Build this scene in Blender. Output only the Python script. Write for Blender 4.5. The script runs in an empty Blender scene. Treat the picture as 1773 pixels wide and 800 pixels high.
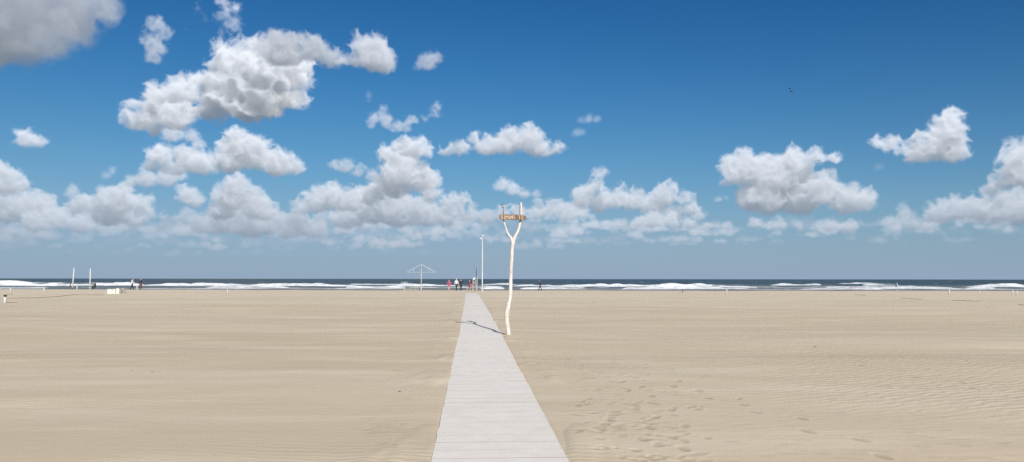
import numpy as np, math, time
F=1330.0; PITCH=math.atan(83/F); ROLL=0.00113
TEX=1156.0            # texels per radian
AZ0=-1.047; EL1=0.600
TW=int(2*1.047*TEX); TH=int(EL1*TEX)
def px_dir(x,y):
    u=(x-886.5)/F; v=(400-y)/F
    u,v=u-ROLL*v, v+ROLL*u
    cp,sp=math.cos(PITCH),math.sin(PITCH)
    return np.array([u, cp-v*sp, sp+v*cp])
def px_tex(x,y):
    d=px_dir(x,y); az=math.atan2(d[0],d[1]); el=math.atan2(d[2],math.hypot(d[0],d[1]))
    return (az-AZ0)*TEX, (EL1-el)*TEX      # column, row (row 0 = top)
def make_noise(rng, shape, waves):
    k=np.sqrt(np.fft.fftfreq(shape[0])[:,None,None]**2+np.fft.fftfreq(shape[1])[None,:,None]**2+np.fft.rfftfreq(shape[2])[None,None,:]**2).astype(np.float32)
    out=[]
    w=np.fft.rfftn(rng.standard_normal(shape).astype(np.float32)).astype(np.complex64)
    for wl in waves:
        f=np.exp(-((np.log(k*wl+1e-9))/0.38)**2).astype(np.float32)
        n=np.fft.irfftn(w*f,s=shape).astype(np.float32)
        n/=n.std(); out.append(n.astype(np.float16))
    return out
def shift2(a,dz,dx):
    # shift content down by dz, right by dx (floats), zero fill
    def s1(a,d,ax):
        i=int(math.floor(d)); f=d-i
        def sh(a,i):
            if i==0: return a
            b=np.zeros_like(a)
            if ax==0:
                if i>0: b[i:]=a[:-i]
                else: b[:i]=a[-i:]
            else:
                if i>0: b[:,i:]=a[:,:-i]
                else: b[:,:i]=a[:,-i:]
            return b
        return (1-f)*sh(a,i)+f*sh(a,i+1)
    return s1(s1(a,dz,0),dx,1)
SUNC=np.array([1.0,0.985,0.98]); SKYC=np.array([0.34,0.46,0.64]); GNDC=np.array([0.27,0.33,0.42])
def build_clouds(clouds, seed=7):
    rng=np.random.default_rng(seed)
    waves=[56,30,16,8.5,4.5]
    NS=(96,160,384)
    noise=make_noise(rng,NS,waves)
    RGB=np.zeros((TH,TW,3),np.float32); A=np.zeros((TH,TW),np.float32)
    for c in clouds:
        sc=TEX/F
        lob=[]
        for (x,y,r) in c['l']:
            a,b=px_tex(x,y); lob.append((a,b,r*sc))
        if c.get('wisp',0)>0 or c.get('chain'):
            nl=[lob[0]]
            for q in lob[1:]:
                p=nl[-1]; d_=math.hypot(p[0]-q[0],p[1]-q[1])
                if d_<2.6*(p[2]+q[2]):
                    nl.append(((p[0]+q[0])/2+rng.uniform(-2,2),(p[1]+q[1])/2+rng.uniform(-2,2),(p[2]+q[2])/2*0.85))
                nl.append(q)
            lob=nl
        L=np.array(lob); rm=L[:,2].max()
        depth=rng.uniform(-0.35,0.35,len(L))*rm
        sp=[(L[i,0],L[i,1],depth[i],L[i,2]*c.get('grow',1.0)) for i in range(len(L))]
        kids=[]
        for (a,b,d,r) in sp:
            if r<5: continue
            for k in range(c.get('kids',9)):
                th=rng.uniform(0,2*math.pi); z=rng.uniform(-0.25,1); s=math.sqrt(1-z*z)
                rr=r*rng.uniform(0.28,0.5)
                kids.append((a+s*math.cos(th)*r*0.8,b-z*r*0.8,d+s*math.sin(th)*r*0.8,rr))
        sp+=kids
        S=np.array(sp)
        pad=10+0.25*rm
        x0=int(max(0,(S[:,0]-S[:,3]).min()-pad)); x1=int(min(TW,(S[:,0]+S[:,3]).max()+pad))
        z0=int(max(0,(S[:,1]-S[:,3]).min()-pad)); z1=int(min(TH,(S[:,1]+S[:,3]).max()+pad))
        if x1-x0<4 or z1-z0<4: continue
        d0=(S[:,2]-S[:,3]).min()-pad*0.5; d1=(S[:,2]+S[:,3]).max()+pad*0.5
        ds=1.0 if rm<26 else (1.5 if rm<40 else 2.0)          # depth step
        nd=int((d1-d0)/ds)+1; nz=z1-z0; nx=x1-x0
        FLD=np.full((nd,nz,nx),-60.0,np.float32)
        base=c.get('base'); flat=c.get('flat',1.7)
        for (a,b,d,r) in S:
            R=r+0.3*rm+8
            i0=max(0,int(a-x0-R)); i1=min(nx,int(a-x0+R)+1)
            j0=max(0,int(b-z0-R)); j1=min(nz,int(b-z0+R)+1)
            k0=max(0,int((d-d0-R)/ds)); k1=min(nd,int((d-d0+R)/ds)+1)
            if i1<=i0 or j1<=j0 or k1<=k0: continue
            X=(np.arange(i0,i1)+x0-a)[None,None,:]; Z=(np.arange(j0,j1)+z0-b)[None,:,None]; D=(np.arange(k0,k1)*ds+d0-d)[:,None,None]
            Z=np.where(Z>0,Z*flat,Z)
            v=(r-np.sqrt(X*X+Z*Z+D*D)).astype(np.float32)
            blk=FLD[k0:k1,j0:j1,i0:i1]; np.maximum(blk,v,out=blk)
        oi=rng.integers(0,NS[2]); oj=rng.integers(0,NS[1]); ok=rng.integers(0,NS[0])
        ii=(np.arange(nx)+oi)%NS[2]; jj=(np.arange(nz)+oj)%NS[1]; kk=((np.arange(nd)*ds).astype(int)+ok)%NS[0]
        wis=c.get('wisp',0.0)
        amp=min(1.0,rm/30.)
        N=np.zeros((nd,nz,nx),np.float32)
        for q,(wl,n) in enumerate(zip(waves,noise)):
            w=(0.17,0.145,0.125,0.14,0.16)[q]*wl*(1.0 if wl<rm*1.6 else 0.25)
            if q>=3: w*=0.9
            m=n[np.ix_(kk,jj,ii)].astype(np.float32)
            if wis>0: N+=w*m*(0.6+1.1*wis)
            N+=(1-min(1,wis))*w*(0.75-np.abs(m))*1.25
        if base is not None:
            bz=px_tex((c['l'][0][0]),base)[1]-z0
            cut=(bz-np.arange(nz))[None,:,None]
            FLD=np.minimum(FLD,cut.astype(np.float32)*0.9+2)
        soft=c.get('soft',3.0)*1.35+0.045*rm
        rho=np.clip((FLD+N)/soft+0.30,0,1)
        del FLD,N
        rho=rho*rho*(3-2*rho)
        sig=c.get('dens',1.0)*0.090
        lx,ly,lz=0.38,0.36,0.85
        tau=np.zeros((nz,nx),np.float32)
        T=np.ones((nz,nx),np.float32)
        up=np.cumsum(rho,axis=1)
        tot=up[:,-1:,:]
        acc=np.zeros((nz,nx,3),np.float32)
        gl=c.get('lit',1.0)
        colm=rho.max(axis=0)>0.3                       # per column cloud extent -> base darkening
        anyc=colm.any(axis=0)
        bot=np.where(anyc,nz-1-np.argmax(colm[::-1],axis=0),nz)
        kx=np.ones(max(3,int(rm*0.8)))/max(3,int(rm*0.8)); bw=np.convolve(np.pad(bot.astype(float),len(kx),mode='edge'),kx,'same')[len(kx):-len(kx)] if nx>len(kx) else bot.astype(float)
        bb=bot.max() if base is None else px_tex(c['l'][0][0],base)[1]-z0
        bref=0.5*bw+0.5*bb
        hgt=(bref[None,:]-np.arange(nz)[:,None])/(0.85*rm)
        hgt=np.clip(hgt,0,1); relh=(c.get('bd',0.60)+(1-c.get('bd',0.60))*hgt*hgt*(3-2*hgt)).astype(np.float32)
        for k in range(nd):
            r=rho[k]*sig
            tau_here=tau+0.5*r*ds/ly
            ms=0.30*np.exp(-1.0*tau_here)+0.46*np.exp(-0.26*tau_here)+0.24*np.exp(-0.06*tau_here)
            au=np.exp(-0.10*sig*up[k]*1.0*3); ad=np.exp(-0.10*sig*(tot[k]-up[k])*3)
            ms=ms*(0.70+0.30*np.exp(-0.30*sig*up[k]*min(1,22/rm)))*relh
            hf=0.55+0.45*np.clip((nz-np.arange(nz))/nz,0,1)[:,None]
            col=(ms*0.98*gl)[...,None]*SUNC+(au*0.38+0.09)[...,None]*hf[...,None]*SKYC+(ad*0.20)[...,None]*GNDC
            a=1-np.exp(-r*ds)
            acc+=(T*a)[...,None]*col
            T*=1-a
            tau=shift2(tau+r*ds/ly, ds*lz/ly, -ds*lx/ly)
        al=1-T
        # aerial perspective by elevation
        rows=(np.arange(z0,z1)); el=EL1-rows/TEX
        hz=np.exp(-el/c.get('hz',0.125))*c.get('hk',0.95)
        hz=np.clip(hz,0,0.9)[:,None,None]
        haze=np.array([0.285,0.375,0.49])*1.0
        acc=acc*(1-hz)+hz*haze*al[...,None]
        op=c.get('op',1.0)
        acc*=op; al=al*op
        R_=RGB[z0:z1,x0:x1]; A_=A[z0:z1,x0:x1]
        RGB[z0:z1,x0:x1]=R_*(1-al[...,None])+acc
        A[z0:z1,x0:x1]=A_*(1-al)+al
    return RGB,A
def cloud_list():
    rng=np.random.default_rng(11)
    C=[]
    # lowest far strips, then the bank, small to large
    def fill(n,xa,xb,ya,yb,ra,rb,**k):
        its=[]
        for i in range(n):
            y=rng.uniform(ya,yb); x=rng.uniform(xa,xb); r=rng.uniform(ra,rb)*(1-0.45*(y-ya)/(yb-ya+1e-6))
            m=rng.integers(2,6); sp=r*rng.uniform(0.9,1.5)
            l=[(x+(j-(m-1)/2)*sp, y+rng.uniform(-0.35,0.25)*r, r*rng.uniform(0.6,1.05)) for j in range(m)]
            its.append((y,dict(l=l,**k)))
        its.sort(key=lambda t:-t[0])
        return [t[1] for t in its]
    C+=fill(44,-420,820,386,432,13,24,flat=2.6,soft=6,dens=0.4,lit=0.50,kids=4,op=0.7)
    C+=fill(22,840,1270,384,418,11,20,flat=2.6,soft=6,dens=0.4,lit=0.50,kids=4,op=0.7)
    C+=fill(8,1320,1520,384,402,11,16,flat=2.6,soft=6,dens=0.4,lit=0.50,kids=4,op=0.6)
    C+=fill(26,1540,2250,372,404,12,20,flat=2.6,soft=6,dens=0.4,lit=0.50,kids=4,op=0.65)
    C+=fill(74,-420,840,398,440,6,13,flat=3.2,soft=5,dens=0.5,lit=0.85,kids=4,op=0.8)
    C+=fill(34,840,1300,392,426,6,12,flat=3.2,soft=5,dens=0.5,lit=0.85,kids=4,op=0.8)
    C+=fill(44,1290,2250,388,420,6,12,flat=3.2,soft=5,dens=0.5,lit=0.85,kids=4,op=0.7)
    C+=fill(46,-420,780,412,440,4,8,flat=3.0,soft=5,dens=0.5,lit=0.75,kids=3,op=0.6)
    C+=fill(22,860,1300,412,428,3,7,flat=3.0,soft=5,dens=0.5,lit=0.75,kids=3,op=0.6)
    C+=fill(18,1300,2200,405,425,3,7,flat=3.0,soft=5,dens=0.5,lit=0.7,kids=3,op=0.55)
    C+=fill(34,-420,285,368,430,9,17,flat=2.4,soft=3.2,dens=0.75,lit=0.85,kids=5,op=0.8)
    C+=fill(20,325,560,375,430,9,17,flat=2.4,soft=3.5,dens=0.8,lit=0.9,kids=5,op=0.85)
    C+=fill(34,560,990,378,430,8,16,flat=2.4,soft=3.5,dens=0.8,lit=0.9,kids=5,op=0.85)
    C+=fill(12,905,1010,360,400,9,14,flat=2.4,soft=3.5,dens=0.75,lit=0.9,kids=5,op=0.85)
    C+=fill(36,960,1245,380,420,8,14,flat=2.4,soft=3.5,dens=0.8,lit=0.95,kids=5,op=0.9)
    C+=fill(8,1310,1500,392,408,8,12,flat=2.6,soft=3.5,dens=0.8,lit=0.95,kids=5,op=0.9)
    C+=fill(7,1540,1620,380,402,9,14,flat=2.4,soft=3.5,dens=0.7,lit=0.9,kids=5,op=0.9)
    C+=fill(22,1640,2250,366,400,9,16,flat=2.4,soft=3.5,dens=0.8,lit=0.9,kids=5,op=0.85)
    def c(l,**k): C.append(dict(l=l,**k))
    # left bank
    c([(10,365,28),(45,362,30),(75,368,22)],base=392)
    c([(125,364,16),(150,358,20),(180,372,26),(205,352,28),(236,360,22),(225,378,20)],base=400)
    c([(90,378,16),(110,384,16),(140,392,18),(60,388,20)],base=408)
    c([(-60,350,34),(-110,360,30),(-150,350,24)],base=395)
    c([(-260,340,36),(-300,350,30),(-220,360,24),(-340,365,26)],base=395)
    # centre left column
    c([(350,392,20),(385,386,28),(430,388,34),(470,390,24),(500,398,22)],base=420,lit=0.8)
    c([(408,326,20),(400,346,28),(436,352,24),(450,366,24),(385,366,20)],base=392)
    c([(328,344,19),(316,330,10),(338,352,12)],base=366)
    c([(505,385,18),(520,375,16),(530,395,20),(548,400,18)],base=420,lit=0.75)
    # big centre pile
    c([(640,366,34),(690,372,36),(730,374,30),(600,380,26),(660,350,26)],base=408,lit=0.9)
    c([(790,366,22),(770,378,20),(815,372,18),(840,378,16),(870,372,16),(900,368,16),(930,366,16),(960,360,14),(985,372,16)],base=402,lit=0.9)
    c([(572,346,28),(544,354,22),(604,350,26),(553,336,14),(522,360,14)],base=380)
    c([(600,290,14),(581,288,10),(620,300,14),(640,306,12)],soft=5,dens=0.7,lit=0.75)
    c([(704,268,26),(722,258,19),(672,272,18),(736,264,13),(698,300,36),(734,318,28),(684,322,30),(655,322,22),(745,340,20),(640,340,22)],base=372)
    c([(786,346,14),(800,346,12),(774,350,11)],base=360)
    c([(870,324,14),(886,330,14),(908,336,11),(925,337,7)],base=345,soft=4.5,dens=0.8)
    # right of the post
    c([(1150,342,22),(1160,326,12),(1185,346,14),(1192,362,14),(1210,372,10),(1134,360,20),(1165,372,16)],base=385)
    c([(1130,384,16),(1160,386,16),(1105,386,12),(1195,388,14),(1220,392,10),(1245,404,9)],base=400)
    c([(1036,302,12),(1030,322,18),(1016,346,24),(1045,352,24),(1072,346,22),(1098,352,20)],base=374)
    # big right cloud
    c([(1310,388,12),(1345,392,14),(1385,394,13),(1435,392,12),(1470,396,13)],base=404,lit=0.9)
    c([(1286,300,32),(1270,290,20),(1338,312,40),(1378,288,28),(1408,272,17),(1440,274,11),(1325,346,40),(1380,346,40),(1418,336,32),(1432,312,16),(1462,352,26),(1490,352,20),(1503,340,11),(1256,316,8),(1300,350,22)],base=384)
    c([(1244,345,8),(1256,343,6)],soft=5,dens=0.6,kids=3)
    # right edge group
    c([(1560,372,16),(1580,386,17),(1545,384,12),(1600,392,12)],base=402,soft=5,dens=0.6,lit=0.85)
    c([(1660,364,20),(1630,372,20),(1700,366,24),(1735,366,28),(1770,366,30),(1810,366,30)],base=395,lit=0.9)
    c([(1768,268,22),(1775,300,36),(1742,318,20),(1722,328,14),(1810,310,30),(1840,330,26)],base=348)
    c([(1900,330,34),(1950,335,30),(2010,340,36),(2070,350,28)],base=380)
    # middle heights
    c([(1642,208,17),(1636,232,24),(1616,254,27),(1650,264,24),(1596,266,25),(1570,262,14),(1541,253,13),(1520,248,9)],base=292,soft=4)
    c([(185,305,9),(195,298,7)],soft=5,dens=0.6,kids=4)
    c([(125,330,10),(118,334,7)],soft=5,dens=0.6,kids=4)
    c([(5,318,26),(22,322,17),(0,302,15),(-30,320,26)],base=345)
    c([(46,242,17),(51,220,8),(30,246,11),(64,246,11)],soft=4.5,dens=0.75,base=262)
    c([(250,314,17),(226,318,11),(288,312,17),(310,306,12)],soft=4.5,dens=0.8,lit=0.85,base=332)
    c([(880,250,27),(842,256,20),(915,246,26),(934,260,20),(800,260,14),(775,262,11),(964,262,13),(880,229,12),(824,241,11),(916,229,9)],base=278,soft=4,lit=0.9)
    c([(1018,207,8),(1005,208,8),(1032,208,7)],soft=7,dens=0.3,kids=3)
    c([(1000,231,8),(1008,230,6)],soft=7,dens=0.25,kids=3)
    c([(640,216,8),(655,202,12),(660,192,7),(668,210,11),(682,220,9),(700,218,11),(716,208,10),(732,206,10),(748,198,9),(754,186,5)],soft=5,dens=0.45,wisp=0.45,lit=0.8)
    c([(636,150,4),(637,162,5),(639,175,4)],soft=7,dens=0.3,wisp=0.6,kids=3)
    c([(738,110,15),(751,102,11),(725,114,9)],soft=6,dens=0.55,lit=0.6,wisp=0.2)
    # upper left complex
    c([(300,236,18),(330,236,13),(345,250,10)],soft=5,dens=0.7,lit=0.85)
    c([(280,272,20),(262,288,12),(330,280,26),(355,290,20),(300,290,18)],base=306)
    c([(408,256,28),(440,274,32),(478,286,27),(509,292,16),(396,284,24),(430,250,20)],base=309)
    c([(282,184,32),(240,206,26),(315,160,28),(300,202,32),(263,224,14),(342,138,13)],base=236,soft=4)
    c([(432,122,46),(470,132,46),(390,166,42),(440,182,40),(400,108,28),(503,130,36),(362,194,24),(498,172,26),(376,92,10)],base=226)
    c([(488,92,36),(538,90,28),(572,104,20),(455,82,18)],base=128,soft=5,lit=0.55,dens=0.8)
    c([(642,98,33),(622,80,17),(658,112,24),(606,106,17),(670,92,14)],base=136,soft=5,lit=0.75,dens=0.8)
    c([(278,32,8),(270,46,13),(284,58,9),(262,72,12),(272,84,13),(264,102,9),(250,104,5)],soft=5,dens=0.42,wisp=0.5,lit=0.8)
    c([(320,50,7),(328,34,8),(345,24,7),(356,32,9),(370,30,7)],soft=7,dens=0.2,wisp=0.9)
    c([(385,2,10),(396,14,12),(390,30,8),(402,44,11),(412,62,8),(420,76,6)],soft=7,dens=0.3,wisp=0.8)
    c([(386,60,6),(380,76,6),(378,88,6)],soft=7,dens=0.3,wisp=0.8)
    c([(122,205,6)],soft=8,dens=0.15,wisp=0.5,kids=3)
    c([(1512,285,6),(1520,290,5)],soft=8,dens=0.15,wisp=0.5,kids=3)
    # dark soft cloud in the top left corner
    c([(-60,10,70),(20,12,62),(85,22,54),(140,14,42),(60,56,44),(0,72,44),(-50,70,50),(112,50,30),(175,18,22)],soft=14,dens=0.42,lit=0.36,bd=0.42,wisp=0.2,kids=5,flat=1.2)
    return C
import bpy, bmesh
from mathutils import Vector, Matrix
R=math.radians
sc=bpy.context.scene; COL=sc.collection
EYE=1.632
# ------------------------------------------------------------------ helpers
def smooth(e0,e1,v):
    t=np.clip((v-e0)/(e1-e0),0,1); return t*t*(3-2*t)
_rn=np.random.default_rng(5); _G=_rn.standard_normal((256,256)).astype(np.float32)
def vnoise(x,y,sd=0):
    x=np.asarray(x,np.float64)+sd*17.31; y=np.asarray(y,np.float64)+sd*9.77
    xi=np.floor(x).astype(int); yi=np.floor(y).astype(int); fx=x-xi; fy=y-yi
    fx=fx*fx*(3-2*fx); fy=fy*fy*(3-2*fy)
    g=lambda a,b:_G[a&255,b&255]
    return (g(xi,yi)*(1-fx)+g(xi+1,yi)*fx)*(1-fy)+(g(xi,yi+1)*(1-fx)+g(xi+1,yi+1)*fx)*fy
def fbm(x,y,o=4,sd=0):
    s=0;a=1
    for i in range(o): s=s+a*vnoise(x*2**i,y*2**i,sd+i*3); a*=0.5
    return s
PX=[-6,6.88,9.95,18.09,21.65,75,90]; PC=[0.587,-0.102,-0.267,-0.699,-0.878,-3.88,-4.6]
def path_x(y): return np.interp(y,PX,PC)
SEA=-0.75
def gz0(x,y):
    x=np.asarray(x,float); y=np.asarray(y,float)
    z=np.interp(y,[-200,-10,0,74,80,87,95,135,177,400,900,40000],[0.2,-0.02,0,0.222,0.238,0.245,0.16,-0.45,SEA,-3.0,-6,-6])
    z=z+0.15*smooth(22,62,-x)*smooth(30,75,y)*(1-smooth(90,150,y))
    return z
def gz(x,y):
    x=np.asarray(x,float); y=np.asarray(y,float)
    k=smooth(0.75,2.2,np.abs(x-path_x(y)))
    yw=y+1.5*vnoise(x/7,y/9,40)+.10*x
    u=0.016*fbm(x/6+y/40,yw/2.6,3,1)+0.030*fbm(x/22,y/7.,2,4)
    u=u*(0.55+0.45*smooth(3,12,y))*(1-0.6*smooth(78,86,y)*(1-smooth(100,120,y)))
    dx=np.abs(x-path_x(y))
    bank=.022*np.clip(fbm(x/.5,y/1.6,3,60)-.15,0,1.6)*smooth(.50,.64,dx)*(1-smooth(.75,1.6,dx))*smooth(2,4,y)*(1-smooth(74,76,y))
    return gz0(x,y)+u*(0.12+0.88*k)*(1-smooth(160,182,y))+.014*np.exp(-((x+.09)**2+(y-21.5)**2)/.10)+bank+.010*smooth(.56,.66,dx)*(1-smooth(.8,1.5,dx))*(y<75)
def at(px,Y,py=505):
    """world X of photo column px at distance Y"""
    d=px_dir(px,py); return d[0]/d[1]*Y
def zat(px,py,Y):
    d=px_dir(px,py); return EYE+d[2]/d[1]*Y
def ground_hit(px,py):
    d=px_dir(px,py); t=2.0
    for i in range(4000):
        p=d*t
        if EYE+p[2]<=float(gz0(p[0],p[1])): break
        t*=1.002
    return p[0],p[1]
def new_mesh(name,verts,faces,mat,parent=None,smooth_=False):
    me=bpy.data.meshes.new(name); me.from_pydata([tuple(v) for v in verts],[],faces); me.update()
    o=bpy.data.objects.new(name,me); COL.objects.link(o)
    if mat: me.materials.append(mat)
    if parent: o.parent=parent
    if smooth_: me.polygons.foreach_set('use_smooth',[True]*len(me.polygons))
    return o
def grid_mesh(name,X,Y,Z,mat):
    nr,nc=X.shape
    me=bpy.data.meshes.new(name); me.vertices.add(nr*nc)
    me.vertices.foreach_set('co',np.stack([X,Y,Z],-1).astype(np.float32).ravel())
    i=np.arange(nr*nc).reshape(nr,nc)
    q=np.stack([i[:-1,:-1],i[:-1,1:],i[1:,1:],i[1:,:-1]],-1).reshape(-1,4)
    nf=len(q); me.loops.add(nf*4); me.polygons.add(nf)
    me.loops.foreach_set('vertex_index',q.astype(np.int32).ravel())
    me.polygons.foreach_set('loop_start',np.arange(0,nf*4,4,dtype=np.int32))
    me.polygons.foreach_set('use_smooth',np.ones(nf,bool))
    me.materials.append(mat); me.update(); me.validate()
    o=bpy.data.objects.new(name,me); COL.objects.link(o); return o
def attr(me,name,v):
    a=me.attributes.new(name,'FLOAT','POINT'); a.data.foreach_set('value',np.asarray(v,np.float32).ravel())
def tag(o,label=None,cat=None,group=None,kind=None):
    if label: o['label']=label
    if cat: o['category']=cat
    if group: o['group']=group
    if kind: o['kind']=kind
    return o
def thing(name,label,cat,loc,rz=0,group=None):
    o=bpy.data.objects.new(name,None); COL.objects.link(o); o.location=loc; o.rotation_euler=(0,0,rz); o.empty_display_size=0.2
    return tag(o,label,cat,group)
class MB:
    def __init__(s): s.v=[]; s.f=[]
    def add(s,vs,fs):
        n=len(s.v); s.v+=[tuple(v) for v in vs]; s.f+=[tuple(i+n for i in f) for f in fs]; return s
    def box(s,c,d,rot=None,taper=1.0):
        vs=[]
        for z in (-.5,.5):
            k=taper if z>0 else 1
            for x,y in ((-.5,-.5),(.5,-.5),(.5,.5),(-.5,.5)):
                v=Vector((x*d[0]*k,y*d[1]*k,z*d[2]))
                if rot: v=rot@v
                vs.append(v+Vector(c))
        return s.add(vs,[(0,3,2,1),(4,5,6,7),(0,1,5,4),(1,2,6,5),(2,3,7,6),(3,0,4,7)])
    def tube(s,pts,rad,seg=12,wob=0,rng=None):
        pts=[Vector(p) for p in pts]; n=len(pts)
        if not hasattr(rad,'__len__'): rad=[rad]*n
        vs=[];fs=[]; ref=None
        for i,p in enumerate(pts):
            t=(pts[min(i+1,n-1)]-pts[max(i-1,0)]).normalized()
            if ref is None: ref=Vector((1,0,0)) if abs(t.x)<0.9 else Vector((0,1,0))
            a=(ref-t*ref.dot(t)).normalized(); b=t.cross(a); ref=a
            for k in range(seg):
                th=2*math.pi*k/seg; r=rad[i]*(1+(rng.uniform(-wob,wob) if wob else 0))
                vs.append(p+a*math.cos(th)*r+b*math.sin(th)*r)
        for i in range(n-1):
            for k in range(seg):
                fs.append((i*seg+k,i*seg+(k+1)%seg,(i+1)*seg+(k+1)%seg,(i+1)*seg+k))
        fs.append(tuple(range(seg))[::-1]); fs.append(tuple((n-1)*seg+k for k in range(seg)))
        return s.add(vs,fs)
    def lathe(s,prof,c=(0,0,0),seg=20):
        return s.tube([(c[0],c[1],c[2]+z) for r,z in prof],[r for r,z in prof],seg)
    def ell(s,c,r,seg=12,rings=8,rot=None):
        vs=[];fs=[]
        vs.append(Vector((0,0,-1)))
        for i in range(1,rings):
            ph=-math.pi/2+math.pi*i/rings
            for k in range(seg):
                th=2*math.pi*k/seg; vs.append(Vector((math.cos(ph)*math.cos(th),math.cos(ph)*math.sin(th),math.sin(ph))))
        vs.append(Vector((0,0,1)))
        for k in range(seg): fs.append((0,1+(k+1)%seg,1+k)); 
        for i in range(rings-2):
            for k in range(seg): fs.append((1+i*seg+k,1+i*seg+(k+1)%seg,1+(i+1)*seg+(k+1)%seg,1+(i+1)*seg+k))
        l=len(vs)-1
        for k in range(seg): fs.append((l,1+(rings-2)*seg+k,1+(rings-2)*seg+(k+1)%seg))
        o=[]
        for v in vs:
            v=Vector((v.x*r[0],v.y*r[1],v.z*r[2]))
            if rot: v=rot@v
            o.append(v+Vector(c))
        return s.add(o,fs)
    def build(s,name,mat,parent=None,smooth_=False,bevel=0,remesh=0):
        o=new_mesh(name,s.v,s.f,mat,parent,smooth_)
        if remesh:
            m=o.modifiers.new('r','REMESH'); m.mode='VOXEL'; m.voxel_size=remesh; m.use_smooth_shade=True
            m2=o.modifiers.new('s','SMOOTH'); m2.factor=0.5; m2.iterations=2
        if bevel:
            m=o.modifiers.new('b','BEVEL'); m.width=bevel; m.segments=2; m.limit_method='ANGLE'
        return o
# ------------------------------------------------------------------ materials
def mat(name,col=(.5,.5,.5),rough=.6,metal=0,noise=0.12,nscale=8,bump=0,bscale=30,stretch=None):
    m=bpy.data.materials.new(name); m.use_nodes=True; nt=m.node_tree; N=nt.nodes; L=nt.links
    b=N['Principled BSDF']; b.inputs['Roughness'].default_value=rough; b.inputs['Metallic'].default_value=metal
    tc=N.new('ShaderNodeTexCoord'); mp=N.new('ShaderNodeMapping'); L.new(tc.outputs['Object'],mp.inputs[0])
    if stretch: mp.inputs['Scale'].default_value=stretch
    n=N.new('ShaderNodeTexNoise'); n.inputs['Scale'].default_value=nscale; n.inputs['Detail'].default_value=6; L.new(mp.outputs[0],n.inputs['Vector'])
    r=N.new('ShaderNodeValToRGB'); r.color_ramp.elements[0].position=.3; r.color_ramp.elements[1].position=.7
    r.color_ramp.elements[0].color=tuple(c*(1-noise) for c in col)+(1,); r.color_ramp.elements[1].color=tuple(min(1,c*(1+noise)) for c in col)+(1,)
    L.new(n.outputs['Fac'],r.inputs[0]); L.new(r.outputs[0],b.inputs['Base Color'])
    if bump:
        n2=N.new('ShaderNodeTexNoise'); n2.inputs['Scale'].default_value=bscale; n2.inputs['Detail'].default_value=5; L.new(mp.outputs[0],n2.inputs['Vector'])
        bp=N.new('ShaderNodeBump'); bp.inputs['Strength'].default_value=1; bp.inputs['Distance'].default_value=bump
        L.new(n2.outputs['Fac'],bp.inputs['Height']); L.new(bp.outputs[0],b.inputs['Normal'])
    return m
M=dict(
 white=mat('white_paint',(.40,.41,.40),.45,noise=.06),
 cream=mat('cream_plastic',(.60,.58,.49),.5,noise=.05),
 pale=mat('weathered_white_wood',(.36,.345,.31),.8,noise=.15,nscale=12,bump=.004),
 drift=mat('bleached_driftwood',(.50,.46,.425),.8,noise=.22,nscale=7,bump=.02,bscale=14,stretch=(3,3,.6)),
 brown=mat('brown_board',(.135,.085,.058),.8,noise=.35,nscale=9,bump=.006,stretch=(1,4,6)),
 letters=mat('tan_lettering',(.52,.42,.30),.8,noise=.15),
 twig=mat('dark_twig',(.12,.085,.06),.85,noise=.3,bump=.004),
 greywood=mat('grey_brown_wood',(.28,.24,.19),.85,noise=.25),
 darkw=mat('dark_post_wood',(.09,.07,.06),.85,noise=.25),
 rust=mat('rusty_iron',(.12,.07,.05),.7,metal=.3,noise=.3),
 navy=mat('navy_cloth',(.03,.05,.11),.85),
 black=mat('black_cloth',(.012,.013,.016),.85),
 darkjacket=mat('dark_jacket',(.025,.024,.035),.85),
 maroon=mat('maroon_cloth',(.09,.03,.045),.85),
 pink=mat('pink_cloth',(.32,.06,.13),.8),
 whitecloth=mat('white_cloth',(.48,.48,.50),.85),
 skin=mat('skin',(.50,.30,.22),.6,noise=.05),
 hair=mat('dark_hair',(.02,.014,.01),.6),
 hairgrey=mat('white_hair',(.6,.58,.55),.6),
 plumage=mat('dark_plumage',(.012,.012,.018),.8),
 beak=mat('beak',(.25,.17,.05),.5),
 hull=mat('ship_hull',(.05,.07,.09),.5),
 cabin=mat('ship_cabin',(.35,.37,.4),.5),
 weed=mat('dry_seaweed',(.17,.135,.095),.9,noise=.4,nscale=20,bump=.01),
 rope=mat('sandy_rope',(.16,.125,.09),.9,noise=.3),
 lens=mat('dark_glass',(.02,.02,.03),.15),
)
def nd(nt,t,**k):
    n=nt.nodes.new('ShaderNode'+t)
    for a,b in k.items(): setattr(n,a,b)
    return n
def mth(nt,op,a,b=None,c=None,clamp=False):
    n=nt.nodes.new('ShaderNodeMath'); n.operation=op; n.use_clamp=clamp
    for i,v in enumerate((a,b,c)):
        if v is None: continue
        if isinstance(v,(int,float)): n.inputs[i].default_value=v
        else: nt.links.new(v,n.inputs[i])
    return n.outputs[0]
def tex(nt,vec,scale,detail=4,rough=.5,dist=0,mscale=(1,1,1),rot=(0,0,0),loc=(0,0,0)):
    mp=nd(nt,'Mapping'); nt.links.new(vec,mp.inputs[0]); mp.inputs['Scale'].default_value=mscale; mp.inputs['Rotation'].default_value=rot; mp.inputs['Location'].default_value=loc
    n=nd(nt,'TexNoise'); n.inputs['Scale'].default_value=scale; n.inputs['Detail'].default_value=detail; n.inputs['Roughness'].default_value=rough; n.inputs['Distortion'].default_value=dist
    nt.links.new(mp.outputs[0],n.inputs['Vector']); return n.outputs['Fac']
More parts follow.
